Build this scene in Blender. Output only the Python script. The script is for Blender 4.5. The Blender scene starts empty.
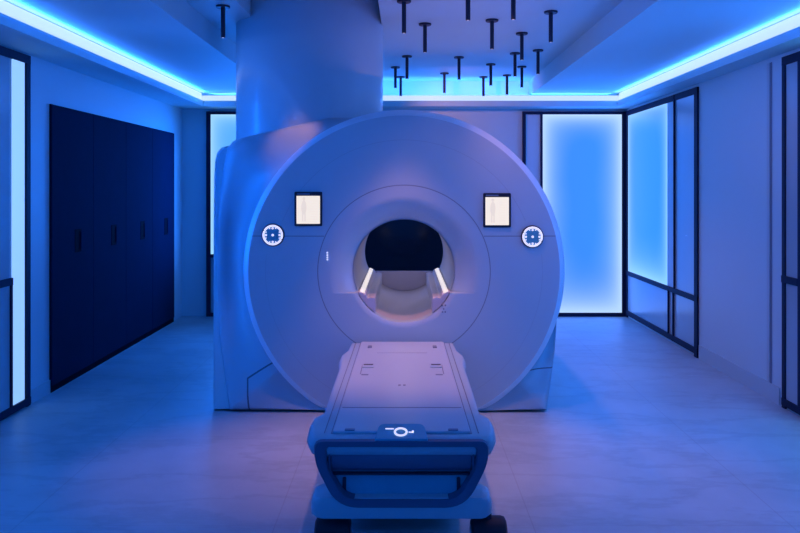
import bpy, bmesh, math, random
from mathutils import Vector, Matrix
random.seed(4)
SC = bpy.context.scene
COL = SC.collection
PI = math.pi
F, CX, HY, CAMZ = 720.0, 404.0, 188.0, 1.57

# ------------------------------------------------------------------ node helpers
class E:
    """tiny expression wrapper over Math nodes"""
    def __init__(s, nt, sock): s.nt, s.s = nt, sock
    def _m(s, op, *o):
        n = s.nt.nodes.new('ShaderNodeMath'); n.operation = op
        for i, a in enumerate((s,) + o):
            if isinstance(a, E): s.nt.links.new(a.s, n.inputs[i])
            else: n.inputs[i].default_value = a
        return E(s.nt, n.outputs[0])
    def __add__(s, o): return s._m('ADD', o)
    def __sub__(s, o): return s._m('SUBTRACT', o)
    def __mul__(s, o): return s._m('MULTIPLY', o)
    def __truediv__(s, o): return s._m('DIVIDE', o)
    def abs(s): return s._m('ABSOLUTE')
    def exp(s): return s._m('EXPONENT')
    def sqrt(s): return s._m('SQRT')
    def lt(s, o): return s._m('LESS_THAN', o)
    def gt(s, o): return s._m('GREATER_THAN', o)
    def mn(s, o): return s._m('MINIMUM', o)
    def mx(s, o): return s._m('MAXIMUM', o)
    def mod(s, o): return s._m('FLOORED_MODULO', o)
    def pw(s, o): return s._m('POWER', o)
    def ss(s, a, b):
        n = s.nt.nodes.new('ShaderNodeMapRange'); n.interpolation_type = 'SMOOTHSTEP'
        s.nt.links.new(s.s, n.inputs[0])
        n.inputs[1].default_value = a; n.inputs[2].default_value = b
        n.inputs[3].default_value = 0; n.inputs[4].default_value = 1
        return E(s.nt, n.outputs[0])

def coords(nt, kind='Object'):
    tc = nt.nodes.new('ShaderNodeTexCoord')
    sp = nt.nodes.new('ShaderNodeSeparateXYZ')
    nt.links.new(tc.outputs[kind], sp.inputs[0])
    return [E(nt, o) for o in sp.outputs], tc.outputs[kind]

def mixcol(nt, fac, a, b):
    n = nt.nodes.new('ShaderNodeMix'); n.data_type = 'RGBA'
    if isinstance(fac, E): nt.links.new(fac.s, n.inputs['Factor'])
    else: n.inputs['Factor'].default_value = fac
    for k, v in (('A', a), ('B', b)):
        i = [q for q in n.inputs if q.name == k and q.type == 'RGBA'][0]
        if isinstance(v, tuple): i.default_value = v + (1,) if len(v) == 3 else v
        else: nt.links.new(v, i)
    return [o for o in n.outputs if o.type == 'RGBA'][0]

def noise(nt, vec, scale, detail=3, rough=.55):
    n = nt.nodes.new('ShaderNodeTexNoise')
    n.inputs['Scale'].default_value = scale; n.inputs['Detail'].default_value = detail
    n.inputs['Roughness'].default_value = rough
    nt.links.new(vec, n.inputs['Vector'])
    return E(nt, n.outputs['Fac'])

def base(name):
    m = bpy.data.materials.new(name); m.use_nodes = True
    nt = m.node_tree
    return m, nt, nt.nodes['Principled BSDF']

def mat(name, col, rough=.5, metal=0, var=.06, nscale=6, spec=.5, coat=0):
    m, nt, p = base(name)
    _, v = coords(nt)
    f = noise(nt, v, nscale)
    dark = tuple(c * (1 - var) for c in col); lite = tuple(min(1, c * (1 + var)) for c in col)
    nt.links.new(mixcol(nt, f, dark, lite), p.inputs['Base Color'])
    nt.links.new((f * .1 + (rough - .05)).s, p.inputs['Roughness'])
    p.inputs['Metallic'].default_value = metal
    p.inputs['Specular IOR Level'].default_value = spec
    p.inputs['Coat Weight'].default_value = coat
    return m

def emit(name, col, strength=1, body=(.5, .5, .5)):
    m, nt, p = base(name)
    _, v = coords(nt)
    f = noise(nt, v, 3)
    nt.links.new(mixcol(nt, f, tuple(c * .96 for c in col), col), p.inputs['Emission Color'])
    p.inputs['Emission Strength'].default_value = strength
    p.inputs['Base Color'].default_value = body + (1,)
    p.inputs['Roughness'].default_value = .4
    return m

def lit_panel(name, u0, u1, z0, z1, axis, core, edge, w=.28, strength=1.0):
    """edge-lit frosted panel: brighter toward its four edges"""
    m, nt, p = base(name)
    (x, y, z), v = coords(nt)
    u = x if axis == 'x' else y
    def keep(d, k): return ((d * (-1.0 / k)).exp() * -1 + 1.0).mx(0.0)
    t = keep(u - u0, w * .27) * keep(u * -1 + u1, w * .25) * keep(z - z0, w * .45) * keep(z * -1 + z1, w * .22)
    n = noise(nt, v, 1.3, 2)
    t = (t * 1.02 + n * .10 - .02)
    nt.links.new(mixcol(nt, t.mn(1.0), edge, core), p.inputs['Emission Color'])
    p.inputs['Emission Strength'].default_value = strength
    p.inputs['Base Color'].default_value = (.05, .1, .2, 1)
    p.inputs['Roughness'].default_value = .3
    return m

# ------------------------------------------------------------------ mesh helpers
def link(o, parent=None):
    COL.objects.link(o)
    if parent: o.parent = parent
    return o

def obj(name, bm, m, parent=None, smooth=True, off=(0, 0, 0), bevel=0, seg=3, ang=40):
    """links bm (world coordinates) as one mesh; off = base of the thing it belongs to"""
    bmesh.ops.translate(bm, verts=bm.verts, vec=Vector(off) * -1)
    bmesh.ops.recalc_face_normals(bm, faces=bm.faces)
    me = bpy.data.meshes.new(name); bm.to_mesh(me); bm.free()
    o = bpy.data.objects.new(name, me)
    me.materials.append(m)
    if smooth:
        for p in me.polygons: p.use_smooth = True
        me.set_sharp_from_angle(angle=math.radians(ang))
    if bevel:
        b = o.modifiers.new('bevel', 'BEVEL'); b.width = bevel; b.segments = seg; b.limit_method = 'ANGLE'
        b.angle_limit = math.radians(35)
    link(o, parent)
    return o

def thing(name, label, cat, loc, group=None):
    o = bpy.data.objects.new(name, None); o.empty_display_size = .1
    o.location = loc
    link(o); o['label'] = label; o['category'] = cat
    if group: o['group'] = group
    return o

def tag(o, label, cat, group=None):
    o['label'] = label; o['category'] = cat
    if group: o['group'] = group
    return o

def struct(o): o['kind'] = 'structure'; return o

def box(bm, x0, x1, y0, y1, z0, z1):
    vs = [bm.verts.new((x, y, z)) for x in (x0, x1) for y in (y0, y1) for z in (z0, z1)]
    for f in ((0, 1, 3, 2), (4, 6, 7, 5), (0, 4, 5, 1), (2, 3, 7, 6), (0, 2, 6, 4), (1, 5, 7, 3)):
        bm.faces.new([vs[i] for i in f])
    return bm

def B(*a): return box(bmesh.new(), *a)

def rings(bm, rs, closed=True, cap0=False, cap1=False):
    vr = [[bm.verts.new(p) for p in r] for r in rs]
    n = len(vr[0])
    for a, b in zip(vr, vr[1:]):
        for i in range(n if closed else n - 1):
            j = (i + 1) % n
            bm.faces.new((a[i], a[j], b[j], b[i]))
    if cap0: bm.faces.new(vr[0][::-1])
    if cap1: bm.faces.new(vr[-1])
    return bm

def prism(bm, pts, axis, a, b):
    """polygon pts extruded along axis from a to b"""
    def P(p, t):
        return {'x': (t, p[0], p[1]), 'y': (p[0], t, p[1]), 'z': (p[0], p[1], t)}[axis]
    return rings(bm, [[P(p, a) for p in pts], [P(p, b) for p in pts]], True, True, True)

def cyl(bm, c, axis, prof, n=24, sx=1, sy=1):
    """lathe: prof = [(t, r)] along axis"""
    rs = []
    for t, r in prof:
        ring = []
        for i in range(n):
            a = 2 * PI * i / n
            u, w = r * math.cos(a) * sx, r * math.sin(a) * sy
            d = {'x': (t, u, w), 'y': (u, t, w), 'z': (u, w, t)}[axis]
            ring.append((c[0] + d[0], c[1] + d[1], c[2] + d[2]))
        rs.append(ring)
    return rings(bm, rs, True, True, True)

def chaikin(p, n=2):
    for _ in range(n):
        q = []
        for i in range(len(p)):
            a, b = p[i], p[(i + 1) % len(p)]
            q += [(a[0] * .75 + b[0] * .25, a[1] * .75 + b[1] * .25), (a[0] * .25 + b[0] * .75, a[1] * .25 + b[1] * .75)]
        p = q
    return p

def rpoly(p, r, n=5):
    """polygon with circularly rounded corners (quadratic blend)"""
    out = []
    k = len(p)
    for i in range(k):
        a, b, c = (Vector(p[i - 1]), Vector(p[i]), Vector(p[(i + 1) % k]))
        rr = r[i] if isinstance(r, (list, tuple)) else r
        if rr <= 0: out.append(tuple(b)); continue
        s = b + (a - b).normalized() * min(rr, (a - b).length * .49)
        e = b + (c - b).normalized() * min(rr, (c - b).length * .49)
        for j in range(n + 1):
            t = j / n
            out.append(tuple(s * (1 - t) ** 2 + b * 2 * t * (1 - t) + e * t * t))
    return out

def tube(bm, pts, r, n=10, closed=False):
    pts = [Vector(p) for p in pts]
    rs = []
    k = len(pts)
    for i, p in enumerate(pts):
        if closed: t = pts[(i + 1) % k] - pts[i - 1]
        else: t = pts[min(i + 1, k - 1)] - pts[max(i - 1, 0)]
        t.normalize()
        up = Vector((0, 0, 1)) if abs(t.z) < .9 else Vector((1, 0, 0))
        u = t.cross(up).normalized(); w = t.cross(u)
        rs.append([tuple(p + u * r * math.cos(2 * PI * j / n) + w * r * math.sin(2 * PI * j / n)) for j in range(n)])
    if closed: rs.append(rs[0])
    bm = rings(bm, rs, True, not closed, not closed)
    if closed: bmesh.ops.remove_doubles(bm, verts=bm.verts, dist=1e-6)
    return bm

# ------------------------------------------------------------------ materials
M = {}
M['wall'] = mat('wall_paint', (.46, .72, .77), .45, var=.03, nscale=2)
M['ceil'] = mat('ceiling_paint', (.40, .69, .73), .6, var=.03, nscale=2)
M['base'] = mat('skirting_paint', (.40, .62, .66), .4, var=.03)
M['frame'] = mat('black_metal_frame', (.008, .024, .062), .6, 0, spec=.15)
M['frost'] = mat('satin_glass_panel', (.32, .52, .58), .25, var=.03)
M['cab'] = mat('navy_laminate', (.003, .024, .062), .9, var=.15, nscale=5, spec=.04)
M['caby'] = mat('navy_laminate_carcass', (.003, .016, .045), .9, spec=.05)
M['hand'] = mat('dark_recess_metal', (.001, .006, .016), .8, spec=.05)
M['pend'] = mat('black_powder_coat', (.01, .025, .05), .45, spec=.3)
M['white'] = mat('gloss_white_shell', (.43, .63, .70), .32, var=.02, nscale=2, coat=.15)
M['body'] = mat('satin_shell', (.28, .46, .54), .4, var=.03, nscale=2)
M['rim'] = mat('pale_rim', (.62, .84, .92), .3, var=.02)  # whiter plastic paints in the light the chamfer catches
M['rear'] = mat('rear_shell_plastic', (.36, .62, .68), .42, var=.03, nscale=2)  # lighter than the body shell, light on it put into the colour
M['bore'] = mat('bore_liner_plastic', (.46, .50, .54), .38, var=.03)
M['rail'] = mat('bore_rail_plastic', (.48, .54, .6), .35, var=.03)
M['tray'] = mat('bore_tray_plastic', (.42, .43, .52), .4, var=.03)
M['bezel'] = mat('display_bezel', (.012, .013, .03), .3)
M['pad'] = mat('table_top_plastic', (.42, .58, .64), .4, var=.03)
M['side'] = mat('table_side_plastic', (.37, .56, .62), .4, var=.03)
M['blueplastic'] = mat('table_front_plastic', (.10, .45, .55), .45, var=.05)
M['navy'] = mat('handle_rubber', (.06, .13, .22), .5, var=.05)
M['roll'] = mat('roll_cover', (.10, .15, .24), .35, var=.08)
M['dark'] = mat('dark_plastic', (.014, .03, .06), .45)
M['rubber'] = mat('caster_rubber', (.012, .014, .028), .6)
M['grey'] = mat('grey_marking', (.16, .24, .32), .5)
M['glassdark'] = mat('control_room_glass', (.004, .006, .014), .12, spec=.4)  # darkness behind the bore, as an added panel
M['led'] = emit('led_diffuser', (.52, .70, 1.0), 1.1, (.04, .05, .06))  # even glow standing for the lit cove and ceiling edge
M['warm'] = emit('warm_led', (1.0, .92, .82), .72)
M['glyph'] = emit('white_indicator', (.72, .70, .95), 1.0)
M['lens'] = emit('spot_lens', (.8, .75, .85), .5)
M['vent'] = M['dark']

# front cover with its printed panel joints
ZC = .99
def cover_mat():
    m, nt, p = base('gloss_white_front')
    (x, y, z), v = coords(nt)
    z = z - ZC
    r = (x * x + z * z).sqrt()
    ax = x.abs()
    c1 = (r - .60).abs().lt(.0032)
    c2 = (r - .965).abs().lt(.0022) * (z.lt(.12)) * .2
    c3 = (r - .915).abs().lt(.002) * z.gt(.35) * .3
    h1 = (z - .245).abs().lt(.003) * ax.gt(.555) * ax.lt(1.06)
    mask = c1.mx(c2).mx(c3).mx(h1)
    f = noise(nt, v, 2)
    nt.links.new(mixcol(nt, mask * .55, (.43, .63, .70), (.04, .04, .09)), p.inputs['Base Color'])
    nt.links.new((f * .08 + .30).s, p.inputs['Roughness'])
    p.inputs['Coat Weight'].default_value = .15
    return m
M['cover'] = cover_mat()

def body_mat():
    """satin shell with the angular joint of the lower skirt"""
    m, nt, p = base('satin_shell_with_joints')
    (x, y, z), v = coords(nt)
    # left joint: up from floor, then toward the disc
    l1 = ((x + 1.080) + z * .16).abs().lt(.006) * z.lt(.215)
    l2 = ((z - .213) - (x + 1.115) * .645).abs().lt(.007) * x.lt(-.8) * x.gt(-1.118)
    r1 = (z - .27).abs().lt(.004) * x.gt(.8)
    mask = l1.mx(l2).mx(r1)
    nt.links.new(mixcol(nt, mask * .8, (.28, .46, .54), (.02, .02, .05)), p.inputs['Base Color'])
    f = noise(nt, v, 2)
    nt.links.new((f * .08 + .36).s, p.inputs['Roughness'])
    return m
M['bodyj'] = body_mat()

def screen_mat():
    """pale examination screen: faint standing figure outline, header rows"""
    m, nt, p = base('lit_screen')
    (x, y, z), v = coords(nt)
    # local coords: x -.085..  z .. (set by the object)
    body = (((x + .03) / .018).pw(2) + ((z - .012) / .05).pw(2)).lt(1.0)
    legs = ((x + .03).abs() - .008).abs().lt(.005) * z.lt(-.02) * z.gt(-.085)
    head = (((x + .03) / .010).pw(2) + ((z - .072) / .011).pw(2)).lt(1.0)
    fig = body.mx(legs).mx(head)
    rows = (z.mod(.018)).lt(.005) * x.gt(.012) * x.lt(.06) * z.lt(.07)
    c = mixcol(nt, fig * .32, (.90, .81, .72), (.52, .46, .46))
    c = mixcol(nt, rows * .10, c, (.6, .56, .55))
    nt.links.new(c, p.inputs['Emission Color'])
    p.inputs['Emission Strength'].default_value = 1.0
    p.inputs['Base Color'].default_value = (.1, .1, .1, 1)
    return m
M['screen'] = screen_mat()

def floor_mat():
    m, nt, p = base('veined_marble_tiles')
    (x, y, z), v = coords(nt)
    big = noise(nt, v, .9, 6, .6)
    mp = nt.nodes.new('ShaderNodeMapping'); mp.inputs['Scale'].default_value = (.55, 1.5, 1)
    mp.inputs['Rotation'].default_value = (0, 0, .35)
    nt.links.new(v, mp.inputs[0])
    vn = noise(nt, mp.outputs[0], 1.5, 8, .62)
    vein = ((vn - .5).abs().ss(0.0, .045) * -1 + 1.0)
    fine = noise(nt, v, 14, 5)
    c = mixcol(nt, big.ss(.3, .75), (.30, .43, .46), (.41, .58, .61))
    c = mixcol(nt, vein * .22, c, (.16, .24, .28))
    jx = ((x + .6).mod(1.2) - .0).mn((x + .6).mod(1.2) * -1 + 1.2).lt(.003)
    jy = ((y + .25).mod(1.2)).mn((y + .25).mod(1.2) * -1 + 1.2).lt(.003)
    c = mixcol(nt, jx.mx(jy * .5) * .24, c, (.15, .15, .18))
    nt.links.new(c, p.inputs['Base Color'])
    nt.links.new((fine * .16 + big * .1 + .30).s, p.inputs['Roughness'])
    return m
M['floor'] = floor_mat()

# ------------------------------------------------------------------ room shell
XL, XR, YB, YF = -2.72, 2.72, 8.83, -1.2
ZS, ZL, ZM, ZT = 2.535, 2.60, 2.70, 2.88      # soffit, cove lip, mid ceiling, tray
struct(obj('floor', B(XL - .15, XR + .15, YF, YB + .15, -.1, 0), M['floor'], smooth=False))
struct(obj('wall_left', B(XL - .15, XL, YF, YB + .15, 0, 3.05), M['wall'], smooth=False))
struct(obj('wall_right', B(XR, XR + .15, YF, YB + .15, 0, 3.05), M['wall'], smooth=False))
struct(obj('wall_back', B(XL, XR, YB, YB + .15, 0, 3.05), M['wall'], smooth=False))
TX = 1.53
OX0, OX1, OY0, OY1 = -1.17, -.18, 4.72, 6.35       # opening the service column rises through
bm = B(-TX - .03, TX + .03, YF, OY0, ZT, ZT + .1)
box(bm, -TX - .03, TX + .03, OY1, YB + .15, ZT, ZT + .1)
box(bm, -TX - .03, OX0, OY0, OY1, ZT, ZT + .1); box(bm, OX1, TX + .03, OY0, OY1, ZT, ZT + .1)
ceil = struct(obj('ceiling', bm, M['ceil'], smooth=False))
bm = B(OX0 - .05, OX0, OY0, OY1, ZT + .1, 3.5); box(bm, OX1, OX1 + .05, OY0, OY1, ZT + .1, 3.5)
box(bm, OX0 - .05, OX1 + .05, OY0 - .05, OY0, ZT + .1, 3.5); box(bm, OX0 - .05, OX1 + .05, OY1, OY1 + .05, ZT + .1, 3.5)
box(bm, OX0 - .05, OX1 + .05, OY0 - .05, OY1 + .05, 3.5, 3.55)
obj('column_shaft', bm, M['ceil'], ceil, smooth=False)
bm = B(XL - .15, -TX, YF, YB + .15, ZM, ZT + .1)
obj('ceiling_border', bm, M['ceil'], ceil, smooth=False)
obj('ceiling_border', B(TX, XR + .15, YF, YB + .15, ZM, ZT + .1), M['ceil'], ceil, smooth=False)
SL, SR, SB = -2.37, 2.52, 8.50                # inner soffit edges
obj('soffit', B(XL, SL, YF, YB, ZS, ZL), M['ceil'], ceil, smooth=False)
obj('soffit', B(SR, XR, YF, YB, ZS, ZL), M['ceil'], ceil, smooth=False)
obj('soffit', B(SL, SR, SB, YB, ZS, ZL), M['ceil'], ceil, smooth=False)
# emissive strips painting the bright band around the hidden cove LEDs
def cove(label, *b):
    return tag(obj('cove_light', B(*b), M['led'], bevel=.008), label, 'light strip', 'cove light strips')
cove('pale blue glowing strip along the left ceiling cove, above the dark cabinets', SL - .06, SL - .022, YF, SB + .02, ZL, ZL + .094)
cove('pale blue glowing strip along the right ceiling cove', SR + .022, SR + .06, YF, SB + .02, ZL, ZL + .094)
cove('pale blue glowing strip along the cove above the far wall', SL - .06, SR + .06, SB + .022, SB + .06, ZL, ZL + .066)

struct(obj('baseboard_right', B(XR - .012, XR, 5.20, 6.62, 0, .125), M['base'], smooth=False))
struct(obj('baseboard_left', B(XL, XL + .012, 5.215, 5.515, 0, .10), M['base'], smooth=False))
struct(obj('trim_1', B(XR - .008, XR, 5.345, 5.385, .125, 2.5), M['base'], smooth=False))
struct(obj('trim_2', B(XR - .004, XR, 5.32, 5.345, .125, 2.5), M['grey'], smooth=False))

def frame_side(name, xw, inw, bars, parts):
    """framed partition on a side wall; bars/parts given as (y0,y1,z0,z1[,material])"""
    root = None
    bm = bmesh.new()
    for k, (y0, y1, z0, z1) in enumerate(bars):
        d = inw * (.016 + .0012 * k); box(bm, min(xw, xw + d), max(xw, xw + d), y0, y1, z0, z1)
    root = struct(obj(name, bm, M['frame'], smooth=False))
    for nm, y0, y1, z0, z1, m in parts:
        obj(nm, B(min(xw, xw + inw * .006), max(xw, xw + inw * .006), y0, y1, z0, z1), m, root, smooth=False)
    return root
LITC, LITE = (.042, .25, .95), (.26, .64, 1.0)
ZF = 2.505
# right wall, far framed partition
lp = lit_panel('lit_glass_right', 7.42, 8.70, .57, 2.45, 'y', (.030, .22, .93), (.30, .62, 1.0), .32, .95)
frame_side('window_1', XR, -1,
    [(8.73, 8.80, 0, ZF), (6.64, 8.80, ZF - .06, ZF), (6.64, 6.71, 0, ZF), (6.64, 8.80, .515, .565), (6.64, 8.80, .03, .085),
     (7.225, 7.25, .03, .54), (7.20, 7.215, .56, ZF), (7.36, 7.372, .08, .53)],
    [('lit_panel', 7.42, 8.72, .565, ZF - .06, lp),
     ('glass_panel', 6.71, 7.20, .565, ZF - .06, M['frost']), ('glass_panel', 7.215, 7.42, .565, ZF - .06, M['wall']),
     ('lower_panel', 6.71, 7.225, .085, .515, M['frost']), ('lower_panel', 7.25, 8.73, .085, .515, M['frost'])])
# right wall, near framed partition
lp = lit_panel('lit_glass_right_near', 4.2, 4.86, .08, 2.45, 'y', (.10, .42, 1.0), (.3, .66, 1.0), .12, 1)
frame_side('window_2', XR, -1,
    [(5.115, 5.155, 0, ZF), (3.9, 5.155, ZF - .06, ZF), (4.88, 4.945, .03, ZF), (3.9, 5.155, .02, .07), (4.945, 5.155, .895, .945), (3.9, 3.96, 0, ZF)],
    [('glass_panel', 4.945, 5.115, .945, ZF - .06, M['frost']), ('lower_panel', 4.945, 5.115, .07, .895, M['frost']),
     ('lit_panel', 3.96, 4.88, .07, ZF - .06, lp)])
# left wall, near framed partition with the bright vertical strip
lp = emit('lit_glass_left_near', (.30, .57, 1.0), .95)
frame_side('window_3', XL, 1,
    [(5.165, 5.215, 0, ZF + .02), (3.9, 5.215, ZF - .04, ZF + .02), (4.955, 4.975, .03, .93), (3.9, 5.215, .01, .06), (3.9, 4.975, .90, .95), (3.9, 3.96, 0, ZF)],
    [('lit_panel', 4.99, 5.15, .06, ZF - .04, lp),
     ('glass_panel', 3.96, 4.955, .95, ZF - .04, M['frost']), ('lower_panel', 3.96, 4.955, .06, .90, M['frost'])])

def frame_back(name, bars, parts):
    bm = bmesh.new()
    for k, (x0, x1, z0, z1) in enumerate(bars): box(bm, x0, x1, YB - .04 - .001 * k, YB, z0, z1)
    root = struct(obj(name, bm, M['frame'], smooth=False))
    for nm, x0, x1, z0, z1, m in parts:
        obj(nm, B(x0, x1, YB - .02, YB, z0, z1), m, root, smooth=False)
lp = lit_panel('lit_glass_back_right', 1.70, 2.665, .05, 2.465, 'x', LITC, (.52, .74, 1.0), .42, 1.0)
frame_back('window_4',
    [(1.45, 1.487, 0, ZF), (1.45, 2.72, ZF - .035, ZF), (1.668, 1.694, 0, ZF), (2.665, 2.72, 0, ZF), (1.45, 2.72, 0, .045)],
    [('lit_panel', 1.694, 2.665, .045, ZF - .035, lp), ('side_panel', 1.487, 1.668, .045, ZF - .035, M['wall'])])
lp = lit_panel('lit_glass_back_left', -2.36, -1.25, .76, 2.465, 'x', (.10, .42, 1.0), (.36, .70, 1.0), .30, 1.0)
frame_back('window_5',
    [(-2.415, -2.365, 0, ZF), (-2.415, -1.2, ZF - .035, ZF), (-2.415, -1.2, .72, .76), (-1.25, -1.2, 0, ZF), (-2.415, -1.2, 0, .045)],
    [('lit_panel', -2.365, -1.25, .76, ZF - .035, lp), ('lower_panel', -2.365, -1.25, .045, .72, M['frost'])])
# dark panel added so the far end of the bore looks dark
frame_back('window_6',
    [(-.95, -.91, .25, 1.55), (.91, .95, .25, 1.55), (-.95, .95, .25, .29), (-.95, .95, 1.51, 1.55)],
    [('dark_pane', -.91, .91, .29, 1.51, M['glassdark'])])

# ------------------------------------------------------------------ wardrobes
def wardrobe(y0, y1, label):
    xf = XL + .022
    t = thing('wardrobe_cabinet', label, 'cabinet', (XL + .012, (y0 + y1) / 2, 0), 'dark wardrobe cabinets along the left wall')
    off = t.location
    obj('carcass', B(XL + .001, XL + .010, y0, y1, .005, 2.215), M['caby'], t, smooth=False, off=off)
    d = obj('door', B(XL + .010, xf, y0 + .0015, y1 - .0015, .05, 2.21), M['cab'], t, smooth=False, off=off, bevel=.002, seg=1)
    yc = y0 + .44
    bm = B(xf - .004, xf + .003, yc - .06, yc + .06, 1.04, 1.23)
    obj('handle', bm, M['hand'], d, smooth=False, off=off, bevel=.004, seg=1)
    bm = B(xf + .002, xf + .010, yc + .03, yc + .05, 1.06, 1.21)
    obj('pull_bar', bm, M['caby'], d, smooth=False, off=off, bevel=.004, seg=1)
    obj('plinth', B(XL + .001, xf - .006, y0, y1, 0.0, .048), M['hand'], t, smooth=False, off=off)
ys = [5.52 + i * .735 for i in range(5)]
for i, lb in enumerate(('dark navy wardrobe cabinet nearest the bright vertical light strip, left end of the row',
                        'second dark navy wardrobe cabinet from the bright vertical light strip',
                        'third dark navy wardrobe cabinet from the bright vertical light strip',
                        'dark navy wardrobe cabinet at the far end, nearest the back wall')):
    wardrobe(ys[i], ys[i + 1], lb)

# ------------------------------------------------------------------ scanner
G = thing('mri_scanner', 'large white round scanner with central bore, two lit screens and service column', 'scanner', (0, 5.8, 0))
GO = G.location
RB, RO, Y0 = .357, 1.122, 5.0
ZSH = .838                                   # ledge level in the bore mouth
def dome(r): return .022 * (r / RO) ** 2
def lim(r, th):
    s = math.sin(th)
    if s < 0: r = min(r, (ZC - .012) / -s)
    return r
prof = []
for i in range(9):                           # mouth
    t = i / 8; prof.append((RB + t * .165, .11 * (1 - t) ** 1.8))
for r in (.57, .62, .7, .8, .9, .98, 1.04, 1.082, 1.086): prof.append((r, 0))
RIM = [(1.086, 0), (1.088, .001), (1.124, .030), (1.129, .036), (1.129, .10), (1.105, .15)]
NU, NLO = 96, 64
def cover_ring(r, dy, inner=False):
    s = max(-1, min(1, (ZSH - ZC) / r)); th = math.asin(s)
    up = [th + (PI - 2 * th) * k / NU for k in range(NU + 1)]
    lo = [PI - th + (PI + 2 * th) * k / NLO for k in range(NLO + 1)]
    ring = []
    for a in up:
        q = lim(r, a); ring.append((q * math.cos(a), Y0 + dome(q) + dy, ZC + q * math.sin(a)))
    for a in lo:
        q = lim(r, a)
        d = dy if (r > .55 or inner) else (0.012 if r < .358 else .0)
        ring.append((q * math.cos(a), Y0 + dome(q) + d, ZC + q * math.sin(a)))
    return ring
rs = [cover_ring(RB, .13, True)] + [cover_ring(r, d) for r, d in prof]
bm = rings(bmesh.new(), rs)
bmesh.ops.dissolve_degenerate(bm, dist=1e-5, edges=bm.edges)
rim = rings(bmesh.new(), [cover_ring(r, d) for r, d in RIM])
bmesh.ops.dissolve_degenerate(rim, dist=1e-5, edges=rim.edges)
o = obj('cover_rim', rim, M['rim'], G, ang=35); o.location = (0, -GO.y, 0); o['label'] = 'pale chamfered rim'
cover = obj('front_cover', bm, M['cover'], G, off=(0, 0, 0), ang=35)
cover.location = (0, -GO.y, 0)

# body shell
def ray_poly(poly, th):
    dx, dz = math.cos(th), math.sin(th); best = 0
    for i in range(len(poly)):
        ax, az = poly[i]; bx, bz = poly[(i + 1) % len(poly)]
        az -= ZC; bz -= ZC
        ex, ez = bx - ax, bz - az
        den = dx * ez - dz * ex
        if abs(den) < 1e-9: continue
        t = (ax * ez - az * ex) / den; u = (ax * dz - az * dx) / den
        if -1e-6 <= u <= 1 + 1e-6 and t > best: best = t
    return best
def yb(z):
    t = max(0, min(1, z / 1.1)); u = max(0, min(1, (z - 1.35) / .55))
    return 5.02 + .44 * (1 - (1 - t) ** 2) - .15 * u * u * (3 - 2 * u)
def side(pts, yf):
    out = []
    for px_, py_ in pts:
        z = 1.0
        for _ in range(60): z = z * .5 + .5 * (CAMZ - (py_ - HY) * yf(max(0, z)) / F)
        z = max(.012, z); out.append(((px_ - CX) * yf(z) / F, z))
    return out
left = side([(229, 410.5), (224, 376), (218.5, 336), (216.7, 285), (216.8, 240), (218, 205), (221, 180), (225, 158), (227, 150), (229.5, 143.5), (236, 139.5)], yb)
bp = left + rpoly([(-.56, 2.085), (.2, 2.07), (.75, 1.85), (1.13, 1.3), (1.155, .75), (1.125, .42), (1.0, .012)],
           [.0, .3, .3, .4, .3, .2, .0])
N = 160
ths = [2 * PI * i / N for i in range(N)]
# make sure corners at the floor are sampled
ths += [math.atan2(.012 - ZC, bp[0][0]) % (2 * PI), math.atan2(.012 - ZC, 1.0) % (2 * PI)]
ths.sort()
def bring(s, ext=0, ydelta=0, shrink=1.0):
    ring = []
    for th in ths:
        ra = lim(1.10, th); rb = ray_poly(bp, th) * shrink
        rb = max(lim(.2, th), rb); rb = lim(rb, th)
        r = ra + (rb - ra) * s
        z = ZC + r * math.sin(th)
        ya = 5.045 + dome(ra)
        ybk = yb(max(0, ZC + rb * math.sin(th)))
        zz = max(0, min(1, z / .8)) * (1 - max(0, min(1, (z - 1.3) / .5)))
        y = ya + (ybk - ya) * (s ** .55 if s > 0 else 0) + ydelta + .15 * math.sin(PI * min(1, s) ** .8) * zz * (1 if s < 1 else 0)
        ring.append((r * math.cos(th), y, z))
    return ring
rs = [bring(s) for s in (0, .04, .1, .2, .35, .5, .65, .8, .92)]
rs += [bring(1.0, 0, .02, 1.0), bring(1.0, 0, .06, 1.008), ]
last = bring(1.0, 0, 0, 1.008); back = [(x, 6.58, z) for x, y, z in last]
rs.append(back)
rs.append([(.42 * math.cos(th), 6.62, ZC + .42 * math.sin(th)) for th in ths])
o = obj('body_shell', rings(bmesh.new(), rs), M['bodyj'], G, ang=50); o.location = (0, -GO.y, 0)

# rear shell peeping out on the left
def ybr(z):
    t = max(0, min(1, z / 1.1)); return 5.035 + .425 * (1 - (1 - t) ** 2) + .06 * min(1, z)
rleft = side([(211, 409.5), (211, 350), (211.2, 290), (211.5, 220), (212, 175), (213, 160), (215, 152), (218.5, 147.5), (224, 145.5)], ybr)
rp = rleft + rpoly([(-.9, 1.90), (.6, 1.75), (1.05, 1.2), (1.05, .5), (.92, .012)], [.0, .3, .3, .2, 0])
rs = []
def rring(k, dy, yend=None):
    out = []
    for x, z in rp:
        zz = max(.012, ZC + (z - ZC) * k) if z > .02 else .012
        out.append((x * k, yend if yend else ybr(z) + dy, zz))
    return out
rs = [rring(.6, .10), rring(.985, .02), rring(.996, .045), rring(1.0, .075), rring(1.0, 0, 6.35), rring(.985, 0, 6.40)]
obj('rear_shell', rings(bmesh.new(), rs, True, False, False), M['rear'], G, off=GO, ang=50)

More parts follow.
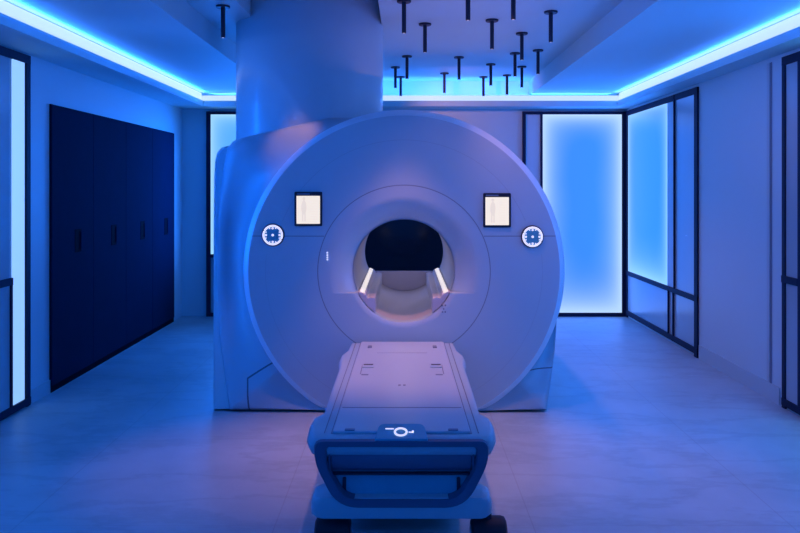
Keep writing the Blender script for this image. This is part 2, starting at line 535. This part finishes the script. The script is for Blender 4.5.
# bore: liner, rails, tray
bm = bmesh.new()
nb = 96
rs = []
for r, y in ((RB, Y0 + .10), (RB, 6.58), (RB + .07, 6.66), (RB + .09, 6.66)):
    rs.append([(r * math.cos(2 * PI * i / nb), y, ZC + r * math.sin(2 * PI * i / nb)) for i in range(nb)])
obj('bore_liner', rings(bm, rs), M['bore'], G, off=GO, ang=35)
pts = [(-.325, .81), (.325, .81)]
a0 = math.asin((.813 - ZC) / (RB - .004)); seg = []
for i in range(33):
    a = PI - a0 + (PI + 2 * a0) * i / 32
    seg.append(((RB - .004) * math.cos(a), ZC + (RB - .004) * math.sin(a)))
obj('rear_ledge', prism(bmesh.new(), seg, 'y', 6.545, 6.58), M['tray'], G, off=GO, ang=30)
for s in (-1, 1):
    def zb(x): return ZC - math.sqrt((RB - .003) ** 2 - x * x)
    p = [(.322, .846), (.306, .843), (.268, .827), (.255, .800), (.236, .806), (.204, .802), (.199, .790), (.199, zb(.199)), (.25, zb(.25)), (.29, zb(.29)), (.318, zb(.318))]
    p = [(x * s, z) for x, z in p]
    rail = obj('bore_rail', prism(bmesh.new(), p, 'y', Y0 + .025, 6.54), M['rail'], G, off=GO, bevel=.004, seg=2)
    q = [(.309 * s, .8485), (.279 * s, .836), (.279 * s, .830), (.309 * s, .842)]
    obj('light_strip', prism(bmesh.new(), q, 'y', Y0 + .05, 6.52), M['warm'], rail, off=GO)['label'] = 'white glowing light strip'

# displays
def px(x, y, Y): return ((x - CX) * Y / F, CAMZ - (y - HY) * Y / F)
for cxp, cyp in ((308.7, 209), (496.7, 210.3)):
    X, Z = px(cxp, cyp, 5.02)
    r = math.hypot(X, Z - ZC); yy = Y0 + dome(r)
    th = 0
    d = obj('display', prism(bmesh.new(), rpoly([(X - .096, Z - .118), (X + .096, Z - .118), (X + .096, Z + .120), (X - .096, Z + .120)], .008, 3), 'y', yy - .012, yy + .04), M['bezel'], G, off=GO)
    sc = obj('screen', B(-.081, .081, -.004, .004, -.102, .092), M['screen'], d, smooth=False)
    sc.location = (X - GO.x, yy - .014 - GO.y, Z - GO.z)
    bm = B(X - .078, X + .01, yy - .0135, yy - .011, Z + .100, Z + .109)
    obj('header_bar', bm, M['grey'], d, smooth=False, off=GO)
# round control dials
for cxp, cyp in ((273.5, 234.8), (531.8, 236.5)):
    X, Z = px(cxp, cyp, 5.03)
    yy = Y0 + dome(math.hypot(X, Z - ZC))
    dl = obj('control_dial', cyl(bmesh.new(), (X, yy, Z), 'y', [(.03, .079), (-.010, .079), (-.014, .077)], 40), M['bezel'], G, off=GO)
    bm = bmesh.new()
    tube(bm, [(X + .064 * math.cos(2 * PI * i / 48), yy - .016, Z + .064 * math.sin(2 * PI * i / 48)) for i in range(48)], .0078, 8, True)
    obj('dial_ring', bm, M['glyph'], dl, off=GO)['label'] = 'white lit ring'
    obj('dial_face', cyl(bmesh.new(), (X, yy - .014, Z), 'y', [(0, .058), (-.004, .056)], 32), M['blueplastic'], dl, off=GO)
    obj('center_mark', cyl(bmesh.new(), (X, yy - .018, Z), 'y', [(0, .009), (-.004, .007)], 14), M['glyph'], dl, off=GO)
    for k in range(4):
        a = k * PI / 2
        bm = bmesh.new()
        for da in (-.42, 0, .42):
            for rr, sz in (((.047, .008) if da == 0 else (.051, .005)),):
                cx_, cz_ = X + rr * math.cos(a + da), Z + rr * math.sin(a + da)
                cyl(bm, (cx_, yy - .018, cz_), 'y', [(0, sz), (-.003, sz * .8)], 10)
        obj('dial_symbol', bm, M['glyph'], dl, off=GO)
# four indicator dots and small printed mark
bm = bmesh.new()
for k, yp in enumerate((252.6, 255, 257.3, 259.5)):
    X, Z = px(327.4, yp, 5.01); cyl(bm, (X, Y0 + dome(.55) - .002, Z), 'y', [(.012, .0062), (-.003, .0055)], 10)
obj('indicator_light', bm, M['glyph'], G, off=GO)
bm = bmesh.new()
for xx, zz in ((442, 305.5), (445.5, 305.5), (443.7, 309), (442.5, 312), (445.3, 312)):
    X, Z = px(xx, zz, 5.0); cyl(bm, (X, Y0 + dome(.4) + .0, Z), 'y', [(.012, .007), (-.0015, .006)], 8)
obj('printed_mark', bm, M['grey'], G, off=GO)

# service column, flaring slightly onto the body
cxx, cyy = -.763, 5.85
prof = [(1.70, .592), (2.2, .592), (2.6, .592), (3.49, .592)]
obj('service_column', cyl(bmesh.new(), (cxx, cyy, 0), 'z', prof, 72, 1, .80), M['white'], G, off=GO, ang=50)

# ------------------------------------------------------------------ patient table
T = thing('patient_table', 'white wheeled patient table docked before the scanner, glowing ring on its end', 'table', (0, 4.0, 0))
TO = T.location
XT = -.011
ZTT = .504
half = [(4.97, .345), (4.93, .361), (4.76, .366), (4.70, .378), (4.62, .396), (4.50, .398), (4.40, .386), (4.32, .380), (3.9, .380), (3.50, .377), (3.43, .380), (3.36, .415), (3.28, .421), (3.16, .415), (3.085, .395), (3.06, .36)]
out = [(XT + w, y) for y, w in half] + [(XT - w, y) for y, w in reversed(half)]
def inset(pts, d):
    n = len(pts); res = []
    for i in range(n):
        a, b, c = Vector(pts[i - 1]), Vector(pts[i]), Vector(pts[(i + 1) % n])
        t = (c - a).normalized(); nn = Vector((-t.y, t.x))
        ctr = Vector((XT, max(3.3, min(4.7, b.y))))
        if nn.dot(ctr - b) < 0: nn = -nn
        q = b + nn * d; res.append((q.x, q.y))
    return res
rs = []
for d, z in ((.06, .40), (.012, .43), (0, .455), (.003, .480), (.012, .496), (.026, ZTT)):
    rs.append([(x, y, z) for x, y in inset(out, d)])
obj('side_frame', rings(bmesh.new(), rs, True, True, True), M['side'], T, off=TO, ang=50)
# top mattress plate, tapered, slightly proud; its joint with the frame is a dark groove
tp = [(XT + .283, 4.945), (XT + .300, 3.12), (XT - .300, 3.12), (XT - .283, 4.945)]
obj('groove', prism(bmesh.new(), [(x + math.copysign(.006, x), y) for x, y in tp], 'z', .49, ZTT + .0012), M['grey'], T, off=TO, smooth=False)
obj('tabletop', prism(bmesh.new(), rpoly(tp, .012, 3), 'z', .49, ZTT + .012), M['pad'], T, off=TO, bevel=.006, seg=3)
for s in (-1, 1):   # parallel guide lines beside the top
    p = [(XT + s * .318, 4.94), (XT + s * .322, 4.94), (XT + s * .337, 3.13), (XT + s * .333, 3.13)]
    obj('guide_line', prism(bmesh.new(), p, 'z', .49, ZTT + .002), M['grey'], T, off=TO, smooth=False)
zt = ZTT + .012
# panel line near the foot end, label plates, latches
obj('panel_joint', B(XT - .285, XT + .285, 3.452, 3.46, zt - .004, zt + .0010), M['grey'], T, off=TO, smooth=False)
obj('panel_joint', B(XT - .16, XT + .16, 4.60, 4.604, zt - .004, zt + .0008), M['grey'], T, off=TO, smooth=False)
for s in (-1, 1):
    lt = obj('latch', prism(bmesh.new(), rpoly([(XT + s * .20 - .035, 4.22), (XT + s * .20 + .035, 4.22), (XT + s * .20 + .035, 4.29), (XT + s * .20 - .035, 4.29)], .01, 3), 'z', zt - .004, zt + .006), M['pad'], T, off=TO, bevel=.002, seg=1)
    obj('latch_slot', B(XT + s * .20 - .028, XT + s * .20 + .028, 4.262, 4.284, zt, zt + .0075), M['dark'], lt, off=TO, smooth=False)
    bm = B(XT + s * .236 - .0025, XT + s * .236 + .0025, 4.08, 4.29, zt - .003, zt + .001)
    box(bm, min(XT + s * .236, XT + s * .165), max(XT + s * .236, XT + s * .165), 4.290, 4.297, zt - .003, zt + .001)
    obj('latch_outline', bm, M['grey'], T, off=TO, smooth=False)
    obj('label_mark', B(XT + s * .21 - .02, XT + s * .21 + .02, 4.055, 4.075, zt - .002, zt + .0012), M['grey'], T, off=TO, smooth=False)
    obj('strap_hook', B(XT + s * .215 - .014, XT + s * .215 + .014, 4.74, 4.80, zt - .002, zt + .006), M['grey'], T, off=TO, bevel=.004, seg=2)
    obj('end_hook', B(XT + s * .225 - .022, XT + s * .225 + .022, 3.125, 3.145, zt - .002, zt + .005), M['grey'], T, off=TO, bevel=.003, seg=2)
bm = B(XT - .02, XT - .006, 3.84, 3.86, zt - .002, zt + .001); box(bm, XT + .006, XT + .02, 3.84, 3.86, zt - .002, zt + .001)
obj('label_mark', bm, M['grey'], T, off=TO, smooth=False)
# control tab with glowing ring and two marks
YA, ZA, YB_, ZB_ = 3.056, .504, 3.165, .536
def tp_(u, t, h=0):   # u across, t 0..1 up the sloping tab
    n = Vector((0, -(ZB_ - ZA), YB_ - YA)).normalized()
    return (XT + u, YA + (YB_ - YA) * t + n.y * h, ZA + (ZB_ - ZA) * t + n.z * h)
pl = rpoly([(-.114, 0), (.114, 0), (.098, 1), (-.098, 1)], [.012, .012, .2, .2], 5)
pl = [(u, t) for u, t in rpoly([(-.114, 0), (.114, 0), (.098, .11), (-.098, .11)], [.008, .008, .03, .03], 5)]
top_r = [tp_(u, t / .11) for u, t in pl]
bot_r = [(x, y, .47) for x, y, z in top_r]
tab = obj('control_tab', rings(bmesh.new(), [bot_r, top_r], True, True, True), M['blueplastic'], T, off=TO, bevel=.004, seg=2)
SLP = math.hypot(YB_ - YA, ZB_ - ZA)
def gl(u, v): return tp_(u, .42 + v / SLP, .0025)
def quad(bm, u0, u1, v0, v1):
    a = [gl(u0, v0), gl(u1, v0), gl(u1, v1), gl(u0, v1)]
    rings(bm, [[tuple(Vector(p) + Vector((0, .002, -.004))) for p in a], a], True, True, True); return bm
bm = bmesh.new()
tube(bm, [gl(-.003 + .0255 * math.cos(2 * PI * i / 40), .0255 * math.sin(2 * PI * i / 40)) for i in range(40)], .0044, 8, True)
obj('ring_light', bm, M['glyph'], tab, off=TO)['label'] = 'glowing white ring'
obj('bar_light', quad(bmesh.new(), -.070, -.033, .021, .027), M['glyph'], tab, off=TO, smooth=False)['label'] = 'short white glowing bar'
bm = quad(bmesh.new(), .031, .052, -.004, .002); quad(bm, .045, .053, -.004, .010)
obj('arrow_light', bm, M['glyph'], tab, off=TO, smooth=False)['label'] = 'small white glowing tick'
# end panel
YE = 3.05
outer = rpoly([(XT - .372, .498), (XT + .372, .498), (XT + .372, .40), (XT + .275, .213), (XT - .275, .213), (XT - .372, .40)], [.035, .035, .06, .09, .09, .06], 6)
inner = rpoly([(XT - .318, .470), (XT + .318, .470), (XT + .318, .392), (XT + .238, .250), (XT - .238, .250), (XT - .318, .392)], [.02, .02, .04, .06, .06, .04], 6)
def at(pts, y): return [(x, y, z) for x, z in pts]
def sc2(pts, k): return [(XT + (x - XT) * k, .36 + (z - .36) * k) for x, z in pts]
rs = [at(outer, YE + .09), at(outer, YE + .018), at(sc2(outer, .985), YE), at(sc2(inner, 1.02), YE), at(inner, YE + .012), at(inner, YE + .09)]
obj('handle_rim', rings(bmesh.new(), rs), M['navy'], T, off=TO, ang=40)
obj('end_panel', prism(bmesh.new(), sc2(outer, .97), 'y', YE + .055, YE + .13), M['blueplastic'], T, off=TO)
for s in (-1, 1):
    obj('slot', prism(bmesh.new(), rpoly([(XT + s * .246 - .0075, .262), (XT + s * .246 + .0075, .262), (XT + s * .246 + .0075, .325), (XT + s * .246 - .0075, .325)], .006, 3), 'y', YE + .046, YE + .06), M['dark'], T, off=TO)
bm = bmesh.new()
n = 16
rs = []
for x in (XT - .300, XT - .296, XT + .296, XT + .300):
    k = 1 if abs(x - XT) < .298 else .9
    rs.append([(x, YE + .06 + .052 * k * math.cos(2 * PI * i / n) * .8, .414 + .062 * k * math.sin(2 * PI * i / n)) for i in range(n)])
obj('roll_cover', rings(bm, rs, True, True, True), M['roll'], T, off=TO, ang=50)
for s in (-1, 1):
    obj('roll_bracket', B(XT + s * .307 - .006, XT + s * .307 + .006, YE + .02, YE + .07, .352, .468), M['navy'], T, off=TO, bevel=.003, seg=1)
obj('roll_shadow_lip', B(XT - .30, XT + .30, YE + .03, YE + .06, .340, .349), M['dark'], T, off=TO, bevel=.003, seg=1)  # dark strip standing in for the shadow line below the roll
# chassis under the table
bs = rpoly([(XT - .388, 3.055), (XT + .388, 3.055), (XT + .388, 3.22), (XT - .388, 3.22)], .05, 6)
rs = [[(x, y, z) for x, y in [(XT + (a - XT) * k, 3.14 + (b - 3.14) * k) for a, b in bs]] for z, k in ((.165, .96), (.178, 1), (.225, 1), (.243, .985), (.252, .95))]
obj('base_cover', rings(bmesh.new(), rs, True, True, True), M['side'], T, off=TO, ang=50)
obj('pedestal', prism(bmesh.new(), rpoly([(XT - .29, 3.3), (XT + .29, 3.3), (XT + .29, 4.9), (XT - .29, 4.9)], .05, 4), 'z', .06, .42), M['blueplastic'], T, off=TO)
for (x, y) in ((-.312, 3.17), (.372, 3.17), (-.30, 4.7), (.30, 4.7)):
    w = obj('caster', cyl(bmesh.new(), (x, y, .062), 'x', [(-.078, .042), (-.070, .057), (-.055, .062), (.055, .062), (.070, .057), (.078, .042)], 28), M['rubber'], T, off=TO)
    obj('caster_hub', cyl(bmesh.new(), (x, y, .062), 'x', [(-.082, .018), (-.079, .026), (.079, .026), (.082, .018)], 16), M['grey'], w, off=TO)
    obj('caster_fork', B(x - .012, x + .012, y - .02, y + .03, .11, .175), M['dark'], w, off=TO, bevel=.006, seg=2)

# ------------------------------------------------------------------ pendants
PL = [
 (404, .5, 'black tube spotlight at the top edge just right of the column'),
 (425, 23.7, 'black tube spotlight right of the column, second nearest among those beside it'),
 (407, 56, 'black tube spotlight topmost of the trio of smaller ones beside the column'),
 (395.4, 67, 'black tube spotlight hanging closest to the right edge of the column'),
 (400.7, 76.7, 'small black tube spotlight lowest of the trio beside the column'),
 (459, 57, 'black tube spotlight in the open middle, higher of the two between the side clusters'),
 (444.4, 73, 'small black tube spotlight in the open middle, lower of the two between the side clusters'),
 (468, -15, 'black tube spotlight cut by the top edge, left of its cut-off twin'),
 (513.3, -16, 'black tube spotlight cut by the top edge, right of its cut-off twin'),
 (492, 19.8, 'black tube spotlight between the two cut off at the top edge and below them'),
 (550.8, 11.5, 'large black tube spotlight furthest right, close to the ceiling step'),
 (521.8, 33, 'black tube spotlight upper of two in line, left of the one by the ceiling step'),
 (538, 50, 'black tube spotlight against the far corner of the ceiling step, right of the cluster'),
 (515, 53, 'black tube spotlight just left and behind a longer one in the right cluster'),
 (490.8, 64, 'small black tube spotlight in the right cluster, just above the leftmost one'),
 (521.8, 66.4, 'small black tube spotlight lower of two in line, right end of the back row'),
 (483.4, 76.7, 'small black tube spotlight furthest back, leftmost of the right cluster'),
 (507, 75, 'small black tube spotlight furthest back, in the middle of the right cluster'),
 (223, 6, 'black tube spotlight alone on the left side of the column'),
]
def pendant(X, Y, label):
    t = thing('pendant_spotlight', label, 'ceiling light', (X, Y, ZT), 'black tube spotlights on the ceiling')
    obj('canopy', cyl(bmesh.new(), (0, 0, 0), 'z', [(0, .05), (-.010, .05), (-.014, .047)], 28), M['pend'], t)
    obj('tube', cyl(bmesh.new(), (0, 0, 0), 'z', [(-.012, .0155), (-.226, .0155), (-.228, .0145)], 20), M['pend'], t)
    obj('lens', cyl(bmesh.new(), (0, 0, 0), 'z', [(-.226, .0085), (-.2295, .008)], 14), M['lens'], t)
    return t
def copy_tree(o, parent=None):
    c = o.copy(); COL.objects.link(c)
    if parent: c.parent = parent
    for ch in list(o.children): copy_tree(ch, c)
    return c
proto = None
for x, y, lb in PL:
    Y = (ZT - CAMZ) * F / (HY - y); X = (x - CX) * Y / F
    if proto is None: proto = pendant(X, Y, lb)
    else:
        c = copy_tree(proto); c.location = (X, Y, ZT); c['label'] = lb

# ------------------------------------------------------------------ lights
BLUE = (.0, .15, 1.0)
PALE = (.5, .72, 1.0)
def area(name, loc, target, sx, sy, power, col, spread=180):
    l = bpy.data.lights.new(name, 'AREA'); l.shape = 'RECTANGLE'; l.size = sx; l.size_y = sy
    l.energy = power; l.color = col; l.spread = math.radians(spread)
    o = bpy.data.objects.new(name, l); o.location = loc
    d = Vector(target) - Vector(loc)
    o.rotation_euler = d.to_track_quat('-Z', 'Y').to_euler()
    COL.objects.link(o); return o
def cove_area(name, loc, length, along, rot, power, col=BLUE, spread=180):
    l = bpy.data.lights.new(name, 'AREA'); l.shape = 'RECTANGLE'
    l.size = length if along == 'x' else .03; l.size_y = .03 if along == 'x' else length
    l.energy = power; l.color = col; l.spread = math.radians(spread)
    o = bpy.data.objects.new(name, l); o.location = loc; o.rotation_euler = rot
    COL.objects.link(o)
L = SB - YF
for nm, x, a, p1 in (('cove_lamp_left', SL - .010, 46, 24), ('cove_lamp_right', SR + .010, -46, 17)):
    cove_area(nm, (x, (SB + YF) / 2, ZL + .045), L, 'y', (0, math.radians(180 + a), 0), p1, BLUE, 100)
    cove_area(nm, (x, (SB + YF) / 2, ZL + .046), L, 'y', (0, math.radians(180 + a * .2), 0), 3.4, PALE, 100)
cove_area('cove_lamp_back', (0.07, SB + .12, ZL + .072), 4.8, 'x', (math.radians(180 - 35), 0, 0), 22)
cove_area('cove_lamp_back', (0.07, SB + .12, ZL + .073), 4.8, 'x', (math.radians(180 - 35), 0, 0), 2.6, PALE)
cove_area('cove_lamp_back', (0.07, SB + .008, ZL + .03), 4.8, 'x', (math.radians(180 + 60), 0, 0), 6, BLUE, 120)
# lamps added before the lit glass to strengthen it, plus blue fills
area('glass_lamp', (2.18, YB - .06, 1.25), (2.18, 0, 1.25), .95, 2.4, 17, BLUE)
area('glass_lamp', (XR - .06, 8.05, 1.5), (0, 8.05, 1.5), 1.25, 1.85, 14, BLUE)
area('glass_lamp', (-1.85, YB - .08, 1.6), (-2.1, 5.5, 1.4), 1.0, 1.6, 30, BLUE, 130)
area('glass_lamp', (-2.05, YB - .10, 1.5), (-2.72, 8.3, 1.45), .5, 1.6, 7, BLUE, 80)  # extra lamp added to brighten the far left wall
area('glass_lamp', (XL + .04, 5.07, 1.25), (0, 5.07, 1.0), .15, 2.3, 16, BLUE, 100)
area('glass_lamp', (XR - .06, 4.4, 1.25), (0, 4.4, 1.0), .8, 2.3, 30, BLUE)
area('glass_lamp', (XL + .06, 3.2, 1.25), (0, 3.4, 0.8), 1.2, 2.2, 20, BLUE)  # unseen blue fill for the front left floor, no lit glass here
# warm-white ceiling spots and added warm fills
WARM = (1, .33, .26)
def spot(x, y, z, tx, ty, tz, power, deg, col=WARM, blend=.8, size=.05):
    l = bpy.data.lights.new('ceiling_spot', 'SPOT'); l.energy = power; l.color = col
    l.spot_size = math.radians(deg); l.spot_blend = blend; l.shadow_soft_size = size
    o = bpy.data.objects.new('ceiling_spot', l); o.location = (x, y, z)
    o.rotation_euler = (Vector((tx, ty, tz)) - Vector((x, y, z))).to_track_quat('-Z', 'Y').to_euler()
    COL.objects.link(o)
spot(.0, 4.6, 2.64, 0, 4.45, 0, 125, 58)
spot(1.1, 3.7, 2.64, 1.1, 3.75, 0, 46, 52)
spot(-.95, 4.1, 2.64, -.95, 4.1, 0, 40, 44)
spot(.75, 6.4, 2.64, 1.1, 6.4, 0, 46, 110)
spot(.35, 5.5, 2.64, .35, 5.25, 2.0, 5, 100)
spot(-.8, 5.06, 2.62, -.8, 5.24, 1.9, 16, 38)
spot(.55, 4.5, 2.64, 2.2, 5.2, .6, 21, 110)
spot(.5, 2.6, 2.62, .35, 5.0, 1.1, 20, 46, (1, .45, .42))  # frontal fill added to warm the front cover
spot(.2, 7.3, 2.62, 1.1, 8.83, 2.1, 36, 90)  # fill added to warm the back wall
area('bore_lamp', (0, 5.95, ZC + .33), (0, 5.95, 0), .12, 1.1, 1.5, (1, .70, .85))
area('tray_uplight', (.35, 5.2, 2.45), (.35, 5.2, 3), 1.4, 3.5, 3.4, WARM)  # unseen upward lamp added to warm the tray ceiling

w = bpy.data.worlds.new('world'); SC.world = w; w.use_nodes = True
bg = w.node_tree.nodes['Background']; bg.inputs[0].default_value = (.0, .165, 1.0, 1); bg.inputs[1].default_value = .80

# ------------------------------------------------------------------ camera
cd = bpy.data.cameras.new('camera'); cd.sensor_width = 36; cd.lens = F / 800 * 36
cd.shift_x = (400 - CX) / 800; cd.shift_y = -(266.5 - HY) / 800
cam = bpy.data.objects.new('camera', cd); cam.location = (0, 0, CAMZ); cam.rotation_euler = (PI / 2, 0, 0)
COL.objects.link(cam); SC.camera = cam
SC.view_settings.view_transform = 'Standard'
SC.view_settings.look = 'None'
